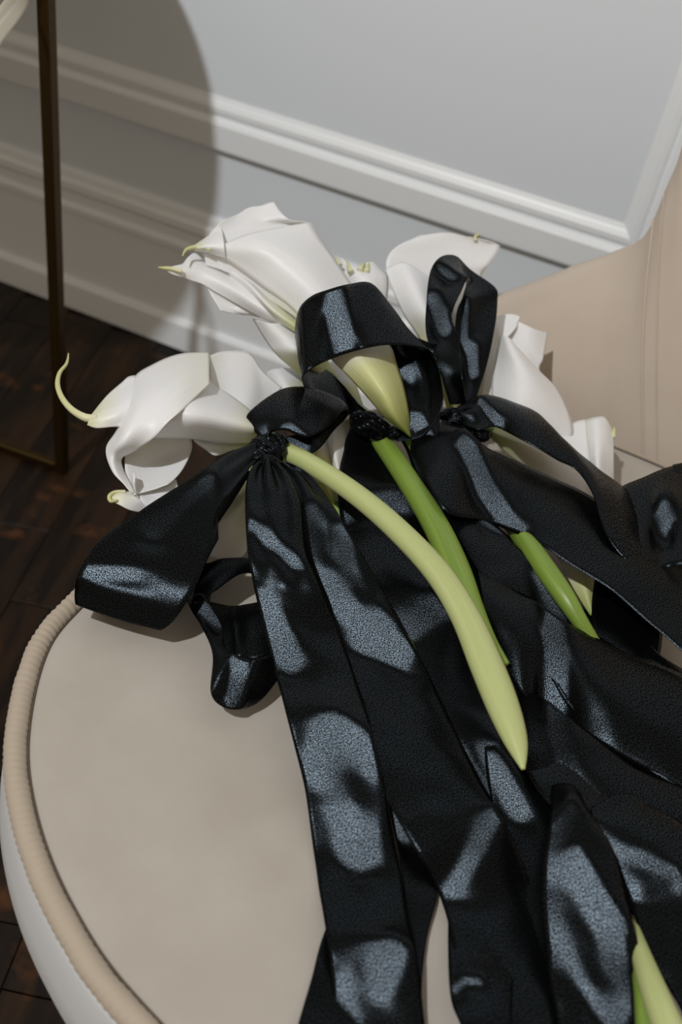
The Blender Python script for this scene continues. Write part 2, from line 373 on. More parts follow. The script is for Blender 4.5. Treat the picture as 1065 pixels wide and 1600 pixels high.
# gathered piping cord round the seat edge
nr = []
K2 = 14; cord = inset(ring, 0.0105); k = len(cord); g = []
NS = 2200
lens = [0]
for i in range(k): lens.append(lens[-1] + (cord[(i + 1) % k] - cord[i]).length)
def cord_at(s):
    s = s % lens[-1]; lo, hi = 0, k
    while hi - lo > 1:
        mid = (lo + hi) // 2
        if lens[mid] <= s: lo = mid
        else: hi = mid
    return cord[lo].lerp(cord[(lo + 1) % k], (s - lens[lo]) / (lens[lo + 1] - lens[lo]))
for i in range(NS + 1):
    s = lens[-1] * i / NS; p = cord_at(s); q = cord_at(s + 0.004); t = (q - p).normalized(); sd = Vector((-t.y, t.x, 0))
    row = []
    for j in range(K2 + 1):
        a = 2 * math.pi * j / K2
        rb = max(0.0, min(1.0, (p.y - 0.88) / 0.05)) if p.x > -0.3 else 0.0
        r = 0.0085 * (1 - 0.75 * rb) * (1 + 0.055 * math.sin(s * 2 * math.pi / 0.0060 + a * 1.6 + 2 * noise.noise(Vector((s * 40, 0, 0)))) * (0.35 + 1.3 * abs(noise.noise(Vector((s * 22, a * .4, 0))))) + 0.05 * noise.noise(Vector((s * 60, math.cos(a), 1))))
        row.append(Vector((p.x, p.y, .4435)) + sd * (r * math.cos(a)) + Vector((0, 0, r * math.sin(a))))
    g.append(row)
link('piping', grid_mesh('piping', g), m_pipe, ch)
st = inset(ring, 0.0195)
tube('seam', [(Vector((p.x, p.y, .4458)), 0.0007) for p in st[::3]] + [(Vector((st[0].x, st[0].y, .4462)), 0.0008)], m_stitch, ch, n=2, k=6)
# backrest: sweeps up from the seat on the left
Bp = [(-.215, .975, .43), (-.13, 1.005, .43), (-.06, 1.02, .43), (-.015, 1.025, .43), (.015, 1.02, .43), (.045, 1.015, .43), (.09, 1.01, .43), (.18, .98, .43), (.31, .89, .43), (.41, .75, .43), (.43, .58, .43)]
Tp = [(-.24, 1.03, .470), (-.172, 1.075, .520), (-.112, 1.10, .566), (-.075, 1.115, .596), (-.050, 1.12, .640), (-.046, 1.13, .715), (-.035, 1.15, .80), (.10, 1.16, .86), (.34, 1.06, .88), (.50, .86, .86), (.55, .60, .80)]
bs, ts = spline([Vector(p) for p in Bp], 10), spline([Vector(p) for p in Tp], 10)
g = []
for i, (b1, t1) in enumerate(zip(bs, ts)):
    tn = (bs[min(i + 1, len(bs) - 1)] - bs[max(i - 1, 0)]).normalized(); outw = Vector((-tn.y, tn.x, 0))
    if outw.dot(b1 - cen) < 0: outw = -outw
    row = []
    for j in range(11):
        u = j / 10; p = b1.lerp(t1, u); p = p - outw * (0.018 * math.sin(math.pi * u)); row.append(p)
    th = 0.045
    for a in (0.25, 0.5, 0.75, 1.0):                              # rounded top
        an = a * math.pi; row.append(t1 + outw * (th / 2 * (1 - math.cos(an))) + Vector((0, 0, th / 2.6 * math.sin(an))) * 0.8)
    for j in range(1, 9):
        u = 1 - j / 8; p = b1.lerp(t1, u) + outw * th; p.z = t1.z * u + 0.36 * (1 - u); row.append(p)
    g.append(row)
ends = []
me = grid_mesh('backrest', g); bm = bmesh.new(); bm.from_mesh(me); bm.verts.ensure_lookup_table()
W_ = len(g[0])
for r0 in (0, len(g) - 1): bm.faces.new([bm.verts[r0 * W_ + j] for j in range(W_)])
bmesh.ops.recalc_face_normals(bm, faces=bm.faces); bm.to_mesh(me); bm.free()
bk = link('backrest', me, m_backv, ch)
for p in me.polygons:
    if len(p.vertices) > 4: p.use_smooth = False
def seam_line(fb, ft, r=0.0014):
    pts = []
    for j in range(11):
        u = j / 10; fi = (fb + (ft - fb) * u) * 10; i = min(int(fi), len(g) - 2); p = g[i][j].lerp(g[i + 1][j], fi - i)
        pts.append((p + Vector((-0.0003, -0.001, 0)), r))
    return tube('back_seam', pts, m_backv, ch, n=4, k=8)
seam_line(5.0, 4.35); seam_line(5.45, 4.75, 0.0008)
for (x, y) in ((-.22, .42), (.26, .38), (.28, .86), (-.16, .88)):
    tube('leg', [(Vector((x, y, .34)), .018), (Vector((x * 1.08, .6 + (y - .6) * 1.08, .17)), .014), (Vector((x * 1.16, .6 + (y - .6) * 1.16, 0.001)), .009)], m_top, ch, n=3)

# ------------------------------------------------------------------ calla lilies
def lily(px, py, h, label):
    return empty('calla_lily', P(px, py, h), label, 'flower', 'white calla lilies of the bouquet' if False else None)

# -- left lily with the long curled tip, pale stem over the ribbons
L1 = lily(409, 678, 6.5, 'white calla lily with long curling tendril tip, leftmost, its thick pale stem crossing the ribbons')
patch('spathe', [[(410, 672, 6.6), (411, 678, 7.0), (409, 684, 6.2)],
                 [(394, 645, 6.8), (396, 668, 8.4), (387, 691, 6.2)],
                 [(360, 617, 7.2), (350, 655, 9.6), (341, 690, 6.4)],
                 [(331, 590, 8.0), (305, 645, 10.6), (296, 685, 6.8)],
                 [(327, 556, 9.2), (275, 630, 10.8), (240, 684, 7.0)]], L1, m_petal)
patch('spathe_lip', [[(327, 600, 10.3), (327, 575, 10.0), (326, 551, 9.2)],
                     [(285, 640, 10.9), (285, 590, 10.8), (282, 553, 9.4)],
                     [(262, 660, 10.4), (250, 610, 10.6), (240, 569, 9.0)],
                     [(240, 684, 9.0), (218, 640, 10.2), (207, 594, 8.4)],
                     [(212, 703, 7.4), (192, 686, 8.8), (186, 664, 7.4)],
                     [(190, 716, 6.0), (176, 712, 6.8), (166, 700, 6.4)],
                     [(194, 738, 5.4), (184, 742, 6.0), (176, 737, 6.0)],
                     [(210, 770, 5.0), (208, 771, 5.0), (205, 769, 5.2)]], L1, m_petalw, ruffle=0.15)
patch('spathe_lower', [[(296, 678, 6.2), (240, 682, 6.2), (195, 712, 5.6)],
                       [(300, 700, 5.2), (250, 716, 4.6), (196, 742, 5.0)],
                       [(284, 735, 5.0), (245, 742, 4.6), (204, 764, 4.8)],
                       [(262, 758, 5.2), (232, 768, 4.9), (209, 774, 4.9)]], L1, m_petalw, ruffle=0.2)
patch('petal_tip', [[(140, 652, 8.0), (138, 659, 8.2), (136, 664, 8.0)],
                    [(165, 621, 8.2), (160, 645, 8.6), (151, 669, 7.8)],
                    [(190, 598, 8.4), (186, 640, 9.0), (176, 667, 7.8)],
                    [(206, 588, 8.4), (210, 630, 9.2), (190, 667, 7.8)],
                    [(240, 590, 8.6), (240, 630, 9.4), (225, 667, 8.0)]], L1, m_petalt, ruffle=0.25)
ptube('tendril', [(150, 655, 8.1, 4.2), (132, 652, 8.2, 3.6), (112, 640, 8.2, 3.0), (97, 622, 8.3, 2.6), (90, 602, 8.4, 2.3), (93, 583, 8.5, 1.9), (104, 568, 8.6, 1.4), (107, 552, 8.8, 0.5)], m_tendril, L1)
patch('spathe_fold', [[(327, 556, 9.0), (330, 600, 8.2), (338, 618, 7.6)],
                      [(350, 549, 8.6), (352, 600, 7.8), (356, 625, 7.0)],
                      [(388, 551, 8.2), (390, 610, 7.2), (380, 640, 6.6)],
                      [(408, 578, 7.4), (410, 620, 6.4), (395, 655, 6.0)],
                      [(440, 606, 6.4), (425, 630, 5.8), (405, 665, 5.6)]], L1, m_petalw)
ptube('stem', [(415, 682, 6.8, 8.5), (440, 702, 7.2, 9.5), (480, 722, 7.6, 9.6), (550, 768, 8.2, 10.2), (615, 822, 8.4, 10.8), (680, 890, 8.4, 11.4), (725, 960, 8.0, 12.0), (760, 1040, 7.6, 13.0), (786, 1105, 7.2, 12.2), (806, 1160, 7.0, 8.5), (817, 1202, 7.0, 1.5)], m_stem, L1, flat=0.85)

# -- small lily hidden below it, cream trumpet pointing left
La = lily(386, 692, 4.0, 'cream calla trumpet half hidden just under the leftmost lily')
patch('spathe', [[(392, 690, 4.4), (390, 694, 4.6), (386, 697, 4.2)],
                 [(350, 688, 5.0), (350, 696, 5.4), (362, 703, 4.4)],
                 [(320, 684, 5.4), (322, 694, 5.6), (338, 712, 4.6)],
                 [(298, 680, 5.6), (304, 690, 5.4), (325, 705, 4.9)]], La, m_petal)
# -- white lily behind
Lb = lily(470, 620, 4.0, 'white calla petal peeking out between the left lily and the big wrapped loop')
patch('spathe', [[(470, 640, 4.4), (478, 630, 4.6), (484, 622, 4.4)],
                 [(440, 622, 4.8), (455, 604, 5.8), (478, 592, 5.0)],
                 [(424, 600, 5.0), (440, 588, 6.2), (474, 580, 5.2)],
                 [(415, 582, 5.0), (432, 576, 6.0), (470, 576, 5.2)]], Lb, m_petal)

# -- lily low on the seat under the left bow
L9 = lily(388, 730, 3.0, 'white calla lily lying lowest on the seat under the left bow, crumpled tip')
patch('spathe', [[(392, 722, 3.8), (394, 728, 4.0), (394, 735, 3.4)],
                 [(374, 745, 4.0), (385, 775, 4.6), (392, 800, 2.0)],
                 [(338, 768, 4.2), (355, 815, 4.0), (380, 868, 0.8)],
                 [(290, 780, 4.2), (310, 815, 3.6), (330, 870, 0.8)],
                 [(245, 768, 4.2), (255, 800, 3.8), (285, 845, 1.4)],
                 [(214, 768, 4.2), (222, 786, 4.4), (238, 808, 3.0)]], L9, m_petal, ruffle=0.3)
patch('petal_tip', [[(171, 774, 4.4), (170, 778, 4.6), (174, 783, 4.4)],
                    [(188, 768, 4.6), (190, 774, 4.9), (188, 790, 4.4)],
                    [(215, 767, 4.6), (212, 780, 4.6), (204, 798, 4.0)],
                    [(243, 757, 4.4), (240, 780, 4.2), (235, 804, 3.2)],
                    [(275, 752, 4.2), (280, 780, 4.0), (270, 820, 3.0)]], L9, m_petalt, ruffle=0.35)
ptube('tendril', [(196, 768, 4.8, 1.5), (180, 769, 4.8, 1.7), (171, 775, 4.8, 1.8), (173, 783, 4.7, 1.6), (184, 782, 4.7, 1.1)], m_tendril, L9)
patch('petal_fold', [[(205, 757, 4.6), (212, 770, 5.2), (214, 778, 4.8)],
                     [(206, 742, 5.4), (209, 752, 6.2), (212, 762, 5.6)],
                     [(211, 738, 6.0), (212, 744, 6.2), (213, 752, 6.0)]], L9, m_petalw)
ptube('stem', [(392, 728, 3.2, 6), (440, 760, 2.0, 7), (500, 830, 1.4, 7.5), (560, 930, 1.2, 7.5), (600, 1040, 1.0, 7.5)], m_stemd, L9)

# -- the large top lily, green base under the wrapped loop
L2 = lily(640, 680, 7.5, 'largest upright white calla lily, top of the bouquet, yellow-green base under the tall black loop')
patch('spathe', [[(636, 678, 7.8), (641, 683, 8.2), (641, 676, 7.8)],
                 [(604, 655, 9.4), (618, 652, 10.8), (638, 645, 9.8)],
                 [(575, 622, 10.8), (602, 615, 12.6), (630, 604, 11.2)],
                 [(544, 588, 11.8), (578, 575, 13.7), (618, 565, 12.2)],
                 [(513, 556, 12.2), (556, 544, 14.2), (607, 536, 12.8)],
                 [(464, 490, 13.2), (510, 470, 15.6), (560, 462, 13.6)],
                 [(408, 445, 14.4), (458, 410, 17.2), (520, 400, 15.4)],
                 [(350, 404, 15.2), (412, 384, 17.8), (502, 374, 16.4)],
                 [(324, 396, 15.4), (388, 366, 17.4), (486, 347, 17.0)]], L2, m_petalg, n=6)
patch('spathe_back', [[(500, 380, 15.6), (430, 400, 14.6), (345, 405, 14.6)],
                      [(485, 349, 16.8), (420, 362, 15.8), (326, 392, 15.2)],
                      [(450, 343, 17.2), (395, 345, 16.4), (324, 370, 15.8)],
                      [(428, 316, 17.8), (390, 325, 17.2), (352, 342, 16.8)]], L2, m_petalw, ruffle=0.25)
patch('petal_tip', [[(303, 384, 15.6), (302, 388, 15.8), (305, 392, 15.4)],
                    [(326, 368, 15.8), (322, 384, 16.4), (322, 394, 15.4)],
                    [(345, 352, 16.2), (350, 380, 16.8), (352, 404, 15.4)]], L2, m_petalt)
ptube('tendril', [(330, 389, 16.2, 2.6), (312, 386, 16.0, 2.3), (300, 387, 15.9, 2.0), (290, 391, 15.8, 1.5), (285, 400, 15.7, 0.6)], m_tendril, L2)
patch('spathe_inner', [[(465, 498, 12.6), (470, 488, 13.4)], [(412, 462, 13.0), (414, 444, 14.4)], [(360, 428, 13.6), (352, 404, 15.0)], [(322, 415, 14.0), (318, 394, 15.2)]], L2, m_petalw)
ptube('stem', [(638, 676, 7.6, 6.0), (652, 700, 6.6, 8.0), (700, 780, 4.6, 9), (760, 900, 3.8, 9), (800, 1010, 3.4, 8)], m_stemd, L2)

# -- narrower lily with a pointed horn tip under it
L2b = lily(470, 540, 9.5, 'narrow furled white calla with pointed beak tip reaching furthest left below the largest lily')
patch('spathe', [[(490, 545, 10.5), (486, 540, 10.9), (480, 535, 10.4)],
                 [(455, 520, 11.0), (462, 512, 11.9), (466, 502, 11.8)],
                 [(404, 494, 11.4), (402, 476, 12.8), (410, 462, 12.8)],
                 [(365, 472, 11.8), (362, 450, 13.2), (358, 430, 13.2)],
                 [(324, 449, 12.6), (320, 425, 13.8), (324, 409, 13.8)],
                 [(295, 436, 13.2), (297, 420, 14.0), (303, 395, 14.2)],
                 [(275, 429, 13.8), (277, 424, 14.0), (284, 412, 14.2)],
                 [(260, 423, 14.0), (261, 421, 14.2), (264, 418, 14.2)]], L2b, m_petalw, ruffle=0.3)
ptube('tendril', [(284, 424, 14.2, 2.6), (268, 420, 14.3, 2.2), (256, 419, 14.3, 1.8), (247, 418, 14.4, 0.6)], m_tendril, L2b)
patch('spathe_fold', [[(470, 524, 11.6), (472, 516, 12.4), (474, 508, 11.8)],
                      [(425, 494, 12.2), (422, 480, 13.6), (420, 464, 12.8)],
                      [(382, 452, 12.8), (384, 440, 14.0), (386, 428, 13.4)],
                      [(352, 424, 13.4), (352, 419, 13.8), (356, 416, 13.6)]], L2b, m_petal)
patch('petal_lower', [[(405, 496, 11.2), (370, 476, 11.4), (324, 450, 12.4)],
                      [(400, 494, 10.8), (366, 484, 11.0), (330, 462, 12.0)],
                      [(390, 492, 10.6), (368, 490, 10.6), (345, 486, 11.0)]], L2b, m_petalw)
ptube('stem', [(484, 540, 10.2, 5.5), (505, 590, 4.6, 6), (575, 655, 4.0, 8)], m_stemd, L2b)

# -- cream trumpet just above the left bow loop
L2c = lily(520, 600, 7.5, 'cream trumpet-shaped calla, base tucked behind the tall wrapped loop, below the furled one')
patch('spathe', [[(540, 610, 4.8), (530, 615, 5.2), (520, 612, 4.8)],
                 [(515, 570, 6.4), (500, 585, 7.0), (478, 592, 6.4)],
                 [(500, 535, 9.4), (468, 552, 11.0), (434, 556, 8.6)],
                 [(480, 515, 10.2), (448, 530, 11.6), (414, 530, 9.2)],
                 [(462, 505, 10.8), (425, 505, 11.6), (395, 498, 10.0)]], L2c, m_petalg, ruffle=0.1)

# -- upper right lily behind the slim loop
L4 = lily(712, 672, 6.5, 'broad white calla with wide rounded rim, upper right, behind the narrow standing loop')
patch('spathe', [[(706, 668, 6.6), (712, 672, 7.0), (716, 668, 6.6)],
                 [(690, 612, 8.4), (702, 606, 9.4), (714, 600, 8.4)],
                 [(662, 540, 10.4), (690, 528, 12.2), (722, 520, 10.8)],
                 [(632, 494, 11.8), (665, 480, 14.0), (704, 475, 12.6)],
                 [(614, 455, 12.8), (645, 440, 14.8), (684, 445, 13.4)],
                 [(602, 420, 13.6), (632, 410, 14.8), (668, 432, 13.8)]], L4, m_petalg)
patch('spathe_back', [[(632, 494, 11.4), (680, 500, 11.0), (760, 470, 10.8)],
                      [(605, 425, 13.2), (675, 445, 12.2), (752, 432, 12.2)],
                      [(606, 400, 14.0), (680, 405, 13.6), (764, 412, 13.4)],
                      [(622, 384, 14.6), (692, 378, 14.8), (781, 386, 14.2)],
                      [(656, 368, 15.2), (700, 365, 15.4), (760, 376, 15.0)]], L4, m_petalw, ruffle=0.15)
ptube('tendril', [(742, 376, 15.0, 2.2), (743, 369, 15.4, 1.8), (750, 366, 15.6, 1.2)], m_tendril, L4)
# -- little crumpled lily between
L7 = lily(575, 470, 10.0, 'small crumpled white calla with yellowish points between the two upper lilies')
patch('spathe', [[(560, 500, 10.6), (580, 500, 11.4), (600, 495, 10.6)],
                 [(535, 440, 12.4), (572, 445, 13.6), (606, 450, 12.4)],
                 [(528, 418, 12.8), (565, 425, 14.0), (604, 428, 12.8)],
                 [(524, 402, 13.2), (552, 415, 13.8), (590, 414, 13.4)]], L7, m_petalw, ruffle=0.7)
for a, b2 in (((548, 425), (541, 407)), ((562, 422), (570, 408)), ((572, 424), (576, 410)), ((530, 415), (523, 401))):
    ptube('petal_point', [(a[0], a[1], 14.0, 3.5), ((a[0] + b2[0]) / 2, (a[1] + b2[1]) / 2, 14.2, 2.0), (b2[0], b2[1], 14.2, 0.5)], m_tendril, L7)

# -- right lily
L5 = lily(775, 690, 4.5, 'tall white calla standing against the backrest, right of the narrow loop')
patch('spathe', [[(768, 688, 5.0), (790, 700, 5.2), (815, 706, 4.6)],
                 [(768, 640, 6.4), (812, 655, 7.6), (866, 690, 5.0)],
                 [(768, 600, 7.6), (820, 615, 9.2), (893, 684, 5.6)],
                 [(773, 565, 8.6), (815, 580, 10.4), (891, 652, 6.6)],
                 [(778, 540, 9.4), (806, 555, 11.0), (872, 611, 7.8)],
                 [(782, 528, 9.8), (796, 532, 11.0), (846, 584, 8.8)],
                 [(786, 527, 10.0), (796, 529, 10.8), (818, 556, 9.8)]], L5, m_petalw)
patch('spathe_back', [[(790, 600, 7.0), (830, 620, 6.0), (870, 640, 5.0)],
                      [(788, 530, 9.0), (818, 560, 8.2), (843, 582, 7.0)],
                      [(790, 508, 9.8), (825, 535, 9.2), (848, 560, 8.0)],
                      [(798, 497, 10.4), (830, 512, 10.2), (855, 521, 9.2)]], L5, m_petalw, ruffle=0.1)
patch('spathe_side', [[(752, 625, 5.6), (760, 650, 5.8), (770, 660, 6.2)],
                      [(762, 560, 7.8), (768, 580, 7.6), (774, 600, 7.4)],
                      [(770, 510, 9.4), (774, 535, 9.0), (780, 545, 8.8)],
                      [(776, 495, 10.0), (784, 522, 9.8), (792, 528, 9.8)],
                      [(798, 491, 10.6), (802, 505, 10.4), (806, 512, 10.2)],
                      [(812, 495, 10.6), (810, 500, 10.6), (808, 502, 10.4)]], L5, m_petalw)
# -- far right lily
L6 = lily(770, 672, 5.5, 'pale yellow-throated calla, rightmost, under the arching black ribbon beside the backrest')
patch('spathe', [[(766, 664, 6.0), (768, 674, 6.4), (770, 686, 5.8)],
                 [(800, 672, 6.0), (806, 692, 6.6), (800, 715, 4.6)],
                 [(845, 680, 5.8), (850, 705, 6.0), (845, 742, 3.6)],
                 [(880, 668, 5.8), (888, 710, 5.4), (880, 765, 3.0)],
                 [(902, 658, 6.0), (912, 720, 5.0), (912, 790, 2.6)],
                 [(918, 655, 6.0), (930, 720, 5.0), (935, 795, 2.4)]], L6, m_petal)
patch('spathe_lip', [[(914, 656, 6.0), (922, 720, 5.2), (928, 790, 2.6)],
                     [(930, 652, 6.8), (932, 715, 6.4), (940, 780, 3.4)],
                     [(946, 653, 6.6), (946, 700, 6.4), (952, 770, 3.4)],
                     [(958, 676, 5.8), (958, 710, 5.6), (958, 765, 3.0)]], L6, m_petalw)
ptube('tendril', [(957, 684, 5.8, 2.6), (959, 674, 6.2, 1.8), (959, 667, 6.6, 0.6)], m_tendril, L6)
ptube('stem', [(770, 676, 5.9, 6.5), (735, 668, 5.8, 7.0), (705, 662, 5.4, 7.5)], m_stemd, L6)

# -- lily glimpsed in the gap beside the pale stem
L8 = lily(515, 780, 2.5, 'cream calla glimpsed in the gap between the left knot and the middle knot')
patch('spathe', [[(520, 790, 3.0), (523, 788, 3.2), (526, 785, 3.0)],
                 [(485, 735, 3.8), (500, 735, 4.8), (522, 745, 4.0)],
                 [(472, 705, 4.4), (492, 700, 5.6), (520, 715, 4.8)],
                 [(480, 670, 4.8), (500, 670, 5.8), (520, 690, 5.0)],
                 [(500, 650, 5.0), (515, 650, 5.4), (528, 660, 5.0)]], L8, m_petalg)
patch('spathe_lip', [[(526, 745, 4.4), (530, 742, 4.8), (533, 735, 4.6)],
                     [(512, 700, 5.2), (522, 700, 6.0), (540, 700, 5.2)],
                     [(511, 676, 5.8), (524, 670, 6.2), (545, 672, 5.4)],
                     [(520, 662, 5.8), (530, 660, 6.0), (545, 655, 5.4)]], L8, m_petalw)
ptube('stem', [(522, 786, 2.9, 5.0), (545, 830, 2.0, 7), (590, 920, 1.6, 8), (650, 1050, 1.4, 8)], m_stemd, L8)

# -- middle lily stem through the second knot
Lm = lily(560, 640, 5.5, 'calla with deep green stem running under the pale stem, its bloom behind the tall loop')
patch('spathe', [[(554, 640, 5.0), (560, 634, 5.4), (566, 632, 5.0)],
                 [(528, 610, 5.0), (542, 600, 5.6), (556, 600, 5.0)],
                 [(500, 580, 5.0), (520, 565, 5.6), (545, 570, 5.0)]], Lm, m_petalg)
ptube('stem', [(545, 632, 6.0, 8.5), (575, 662, 6.0, 10), (600, 695, 6.2, 10.5), (640, 755, 6.4, 11), (680, 820, 6.2, 12), (712, 890, 5.8, 12.5), (735, 950, 5.4, 11), (760, 1000, 5.2, 8), (790, 1040, 4.8, 4)], m_stemd, Lm, flat=0.9)
# -- lily right: stems lower right
Lr = lily(815, 840, 4.2, 'green calla stem emerging from under the broad black ribbon, right of centre')
Lr['category'] = 'stem'; Lr.name = 'flower_stem'
ptube('stem', [(780, 790, 4.0, 9), (815, 838, 5.4, 9.5), (845, 880, 6.4, 9.5), (880, 930, 6.2, 9), (905, 970, 5.4, 7), (930, 1010, 4.0, 6)], m_stemd, Lr)
Lq = lily(905, 915, 3.0, 'yellow-green calla base in the dark gap right of the short green stem')
patch('spathe', [[(922, 962, 2.4), (926, 958, 2.6), (930, 950, 2.4)],
                 [(896, 920, 2.8), (915, 915, 3.6), (934, 915, 2.8)],
                 [(875, 880, 3.2), (905, 880, 4.2), (938, 885, 3.2)],
                 [(860, 850, 3.4), (895, 850, 4.2), (940, 860, 3.4)]], Lq, m_petalg)
Ls = lily(1020, 1520, 6.0, 'pale green calla stem ends in the bottom right corner of the seat')
Ls['category'] = 'stem'; Ls.name = 'flower_stem.001'
ptube('stem', [(980, 1440, 2.0, 6), (1000, 1490, 4.0, 6.5), (1018, 1540, 5.4, 8), (1042, 1600, 6.4, 9), (1085, 1690, 7.0, 9)], m_stem, Ls)
ptube('stem', [(985, 1450, 1.6, 5), (1003, 1530, 4.2, 6), (1012, 1610, 5.2, 7), (1025, 1700, 5.6, 8)], m_stemd, Ls)

# ------------------------------------------------------------------ black satin bows
def bow(px, py, h, label): return empty('ribbon_bow', P(px, py, h), label, 'ribbon', None)
def knot(px, py, h, r, parent, seed, sx=1.0):
    c = P(px, py, h); bm = bmesh.new(); bmesh.ops.create_icosphere(bm, subdivisions=5, radius=1)
    for v in bm.verts:
        p = v.co.copy(); q = p * 1.1 + Vector((seed, 0, 0)); w_ = noise.noise(q) * 2.2
        f = 1 + 0.16 * noise.noise(q * 1.3) + 0.13 * abs(math.sin(p.y * 4.5 + w_ * 1.6 + p.x * 1.5 + seed)) + 0.04 * math.sin(p.y * 19 + w_ * 5 + p.x * 5)
        v.co = c + Vector((p.x * sx, p.y, p.z * 0.8)) * r * f
    me = bpy.data.meshes.new('knot'); bm.to_mesh(me); bm.free()
    uv = me.uv_layers.new(name='UVMap')
    for l in me.loops:
        co = me.vertices[l.vertex_index].co; uv.data[l.index].uv = (co.x + co.z, co.y - co.z)
    return link('knot', me, m_satin, parent)

B1 = bow(418, 702, 7, 'black satin bow tied round the left lily, wide loop flopping down-left over the seat edge')
knot(418, 703, 8.0, 0.0150, B1, 1.0)
for (x, y, r) in ((402, 716, .008), (434, 690, .008), (420, 725, .009), (404, 695, .007)): knot(x, y, 8.4, r, B1, x * .1)
ribbon('loop', [(402, 690, 400, 720, 8.6), (352, 712, 362, 768, 8.6), (292, 752, 338, 800, 8.0), (215, 802, 328, 858, 7.0), (155, 846, 306, 915, 5.8), (124, 892, 284, 952, 4.4), (117, 925, 266, 975, 3.0), (122, 946, 246, 984, 2.0),
                (150, 930, 245, 955, 1.0), (210, 880, 280, 910, 1.6), (300, 810, 320, 850, 3.4), (385, 730, 392, 740, 6.4)], B1, bow=0.2, wave=0.1, pleat=(0.12, 2, 0.4), lit=[(330,745,238,842,5),(128,893,205,897,7)])
ribbon('loop', [(396, 672, 420, 690, 8.0), (386, 648, 424, 676, 8.6), (430, 614, 446, 672, 9.4), (470, 604, 474, 684, 9.6), (510, 613, 500, 676, 9.4), (538, 628, 520, 664, 8.8), (545, 645, 512, 656, 8.2), (522, 672, 476, 676, 8.0), (492, 706, 440, 684, 7.8), (446, 714, 428, 688, 7.8)], B1, bow=0.4, lit=[(452,676,470,695,10)])
ribbon('tail', [(404, 728, 434, 728, 9.0), (390, 738, 452, 740, 9.2), (383, 770, 470, 780, 9.0), (385, 850, 480, 862, 8.0), (394, 905, 500, 920, 6.8), (408, 968, 528, 985, 4.6), (428, 1045, 556, 1060, 3.9), (450, 1130, 580, 1140, 3.8), (475, 1230, 600, 1230, 2.2), (490, 1330, 618, 1325, 0.9), (505, 1430, 636, 1425, 1.3), (515, 1500, 650, 1495, 1.3), (524, 1600, 662, 1600, 0.7), (535, 1700, 675, 1700, 0.5)], B1, bow=0.25, wave=0.35, pleat=(0.35, 2.5, 0.35), lit=[(395,820,462,880,7),(410,935,445,1000,16),(440,1000,455,1035,14),(520,1150,510,1200,35),(550,1170,560,1330,32),(558,1222,562,1245,-13),(540,1540,535,1600,20),(610,1490,590,1540,24)])
ribbon('tail', [(424, 724, 446, 722, 8.0), (440, 745, 480, 740, 7.6), (450, 790, 520, 790, 7.2), (472, 860, 560, 858, 6.8), (490, 930, 600, 928, 5.6), (515, 1000, 640, 1000, 3.9), (540, 1070, 680, 1075, 3.0), (568, 1150, 718, 1155, 2.9), (602, 1240, 752, 1225, 2.9), (650, 1330, 788, 1285, 2.8), (690, 1408, 830, 1385, 1.3), (712, 1500, 868, 1495, 1.4), (738, 1620, 905, 1620, 1.6), (760, 1720, 930, 1720, 1.6)], B1, bow=0.2, wave=0.35, pleat=(0.3, 2, 0.25), lit=[(490,800,492,880,12),(535,830,545,900,9),(510,915,590,985,26),(570,1000,625,1020,22),(513,838,512,868,-13),(560,910,568,935,-10),(770,1275,705,1390,11)])
ribbon('tail', [(345, 790, 340, 840, 4.5), (318, 874, 300, 938, 3.2), (350, 872, 335, 925, 3.4), (385, 871, 380, 897, 3.6), (430, 875, 430, 905, 3.4)], B1, bow=0.2)

B4 = bow(380, 1020, 2, 'small folded black satin ribbon end on the seat beneath the left bow')
ribbon('fold', [(300, 900, 345, 900, 1.6), (292, 936, 328, 938, 2.2), (314, 978, 346, 976, 3.0), (332, 1022, 352, 1012, 3.4), (329, 1080, 366, 1022, 2.6, 4.2), (345, 1103, 385, 1031, 1.4, 4.4), (372, 1109, 405, 1028, 0.8, 4.2), (405, 1096, 426, 1022, 1.2, 3.6), (434, 1062, 442, 1012, 2.0, 3.0), (470, 1010, 460, 980, 2.4, 2.6)], B4, bow=0.3, lit=[(374,1030,366,1095,9),(312,942,340,975,7)])
ribbon('inner_fold', [(322, 938, 340, 1018, 1.4), (360, 946, 370, 1026, 0.8), (392, 942, 400, 1030, 1.2), (450, 930, 455, 1010, 1.8)], B4, bow=0.3)

B2 = bow(575, 662, 7, 'black satin bow round the middle stem with one tall barrel-shaped upright loop')
knot(578, 664, 7.6, 0.0130, B2, 5.0, 1.4)
for (x, y, r) in ((560, 655, .008), (596, 668, .008), (615, 676, .007)): knot(x, y, 7.8, r, B2, x * .1)
ribbon('loop', [(560, 632, 602, 664, 7.8), (515, 580, 560, 652, 6.8, 6.6), (482, 565, 492, 630, 8.2, 7.6), (462, 530, 474, 604, 12.0, 10.6), (466, 486, 474, 588, 15.4, 12.8), (486, 463, 494, 572, 16.8, 14.0), (515, 451, 526, 557, 17.6, 14.9), (548, 443, 566, 545, 18.0, 15.4), (580, 443, 607, 539, 17.8, 15.2), (610, 475, 642, 541, 16.4, 14.6), (645, 525, 676, 552, 14.4, 13.8), (672, 556, 690, 600, 12.4, 12.0), (655, 600, 690, 640, 10.4, 10.4), (640, 660, 660, 680, 8.6), (600, 672, 620, 690, 7.4)], B2, wave=0.12, lit=[(522,460,536,548,12)])
ribbon('inner_fold', [(596, 515, 684, 538, 13.6), (607, 541, 680, 556, 12.6), (618, 580, 690, 600, 11.2), (630, 630, 688, 640, 9.8), (641, 684, 684, 684, 8.4)], B2, bow=0.3, pleat=(0.2, 2, 1.2), lit=[(622,565,640,590,6),(650,655,665,680,8)])
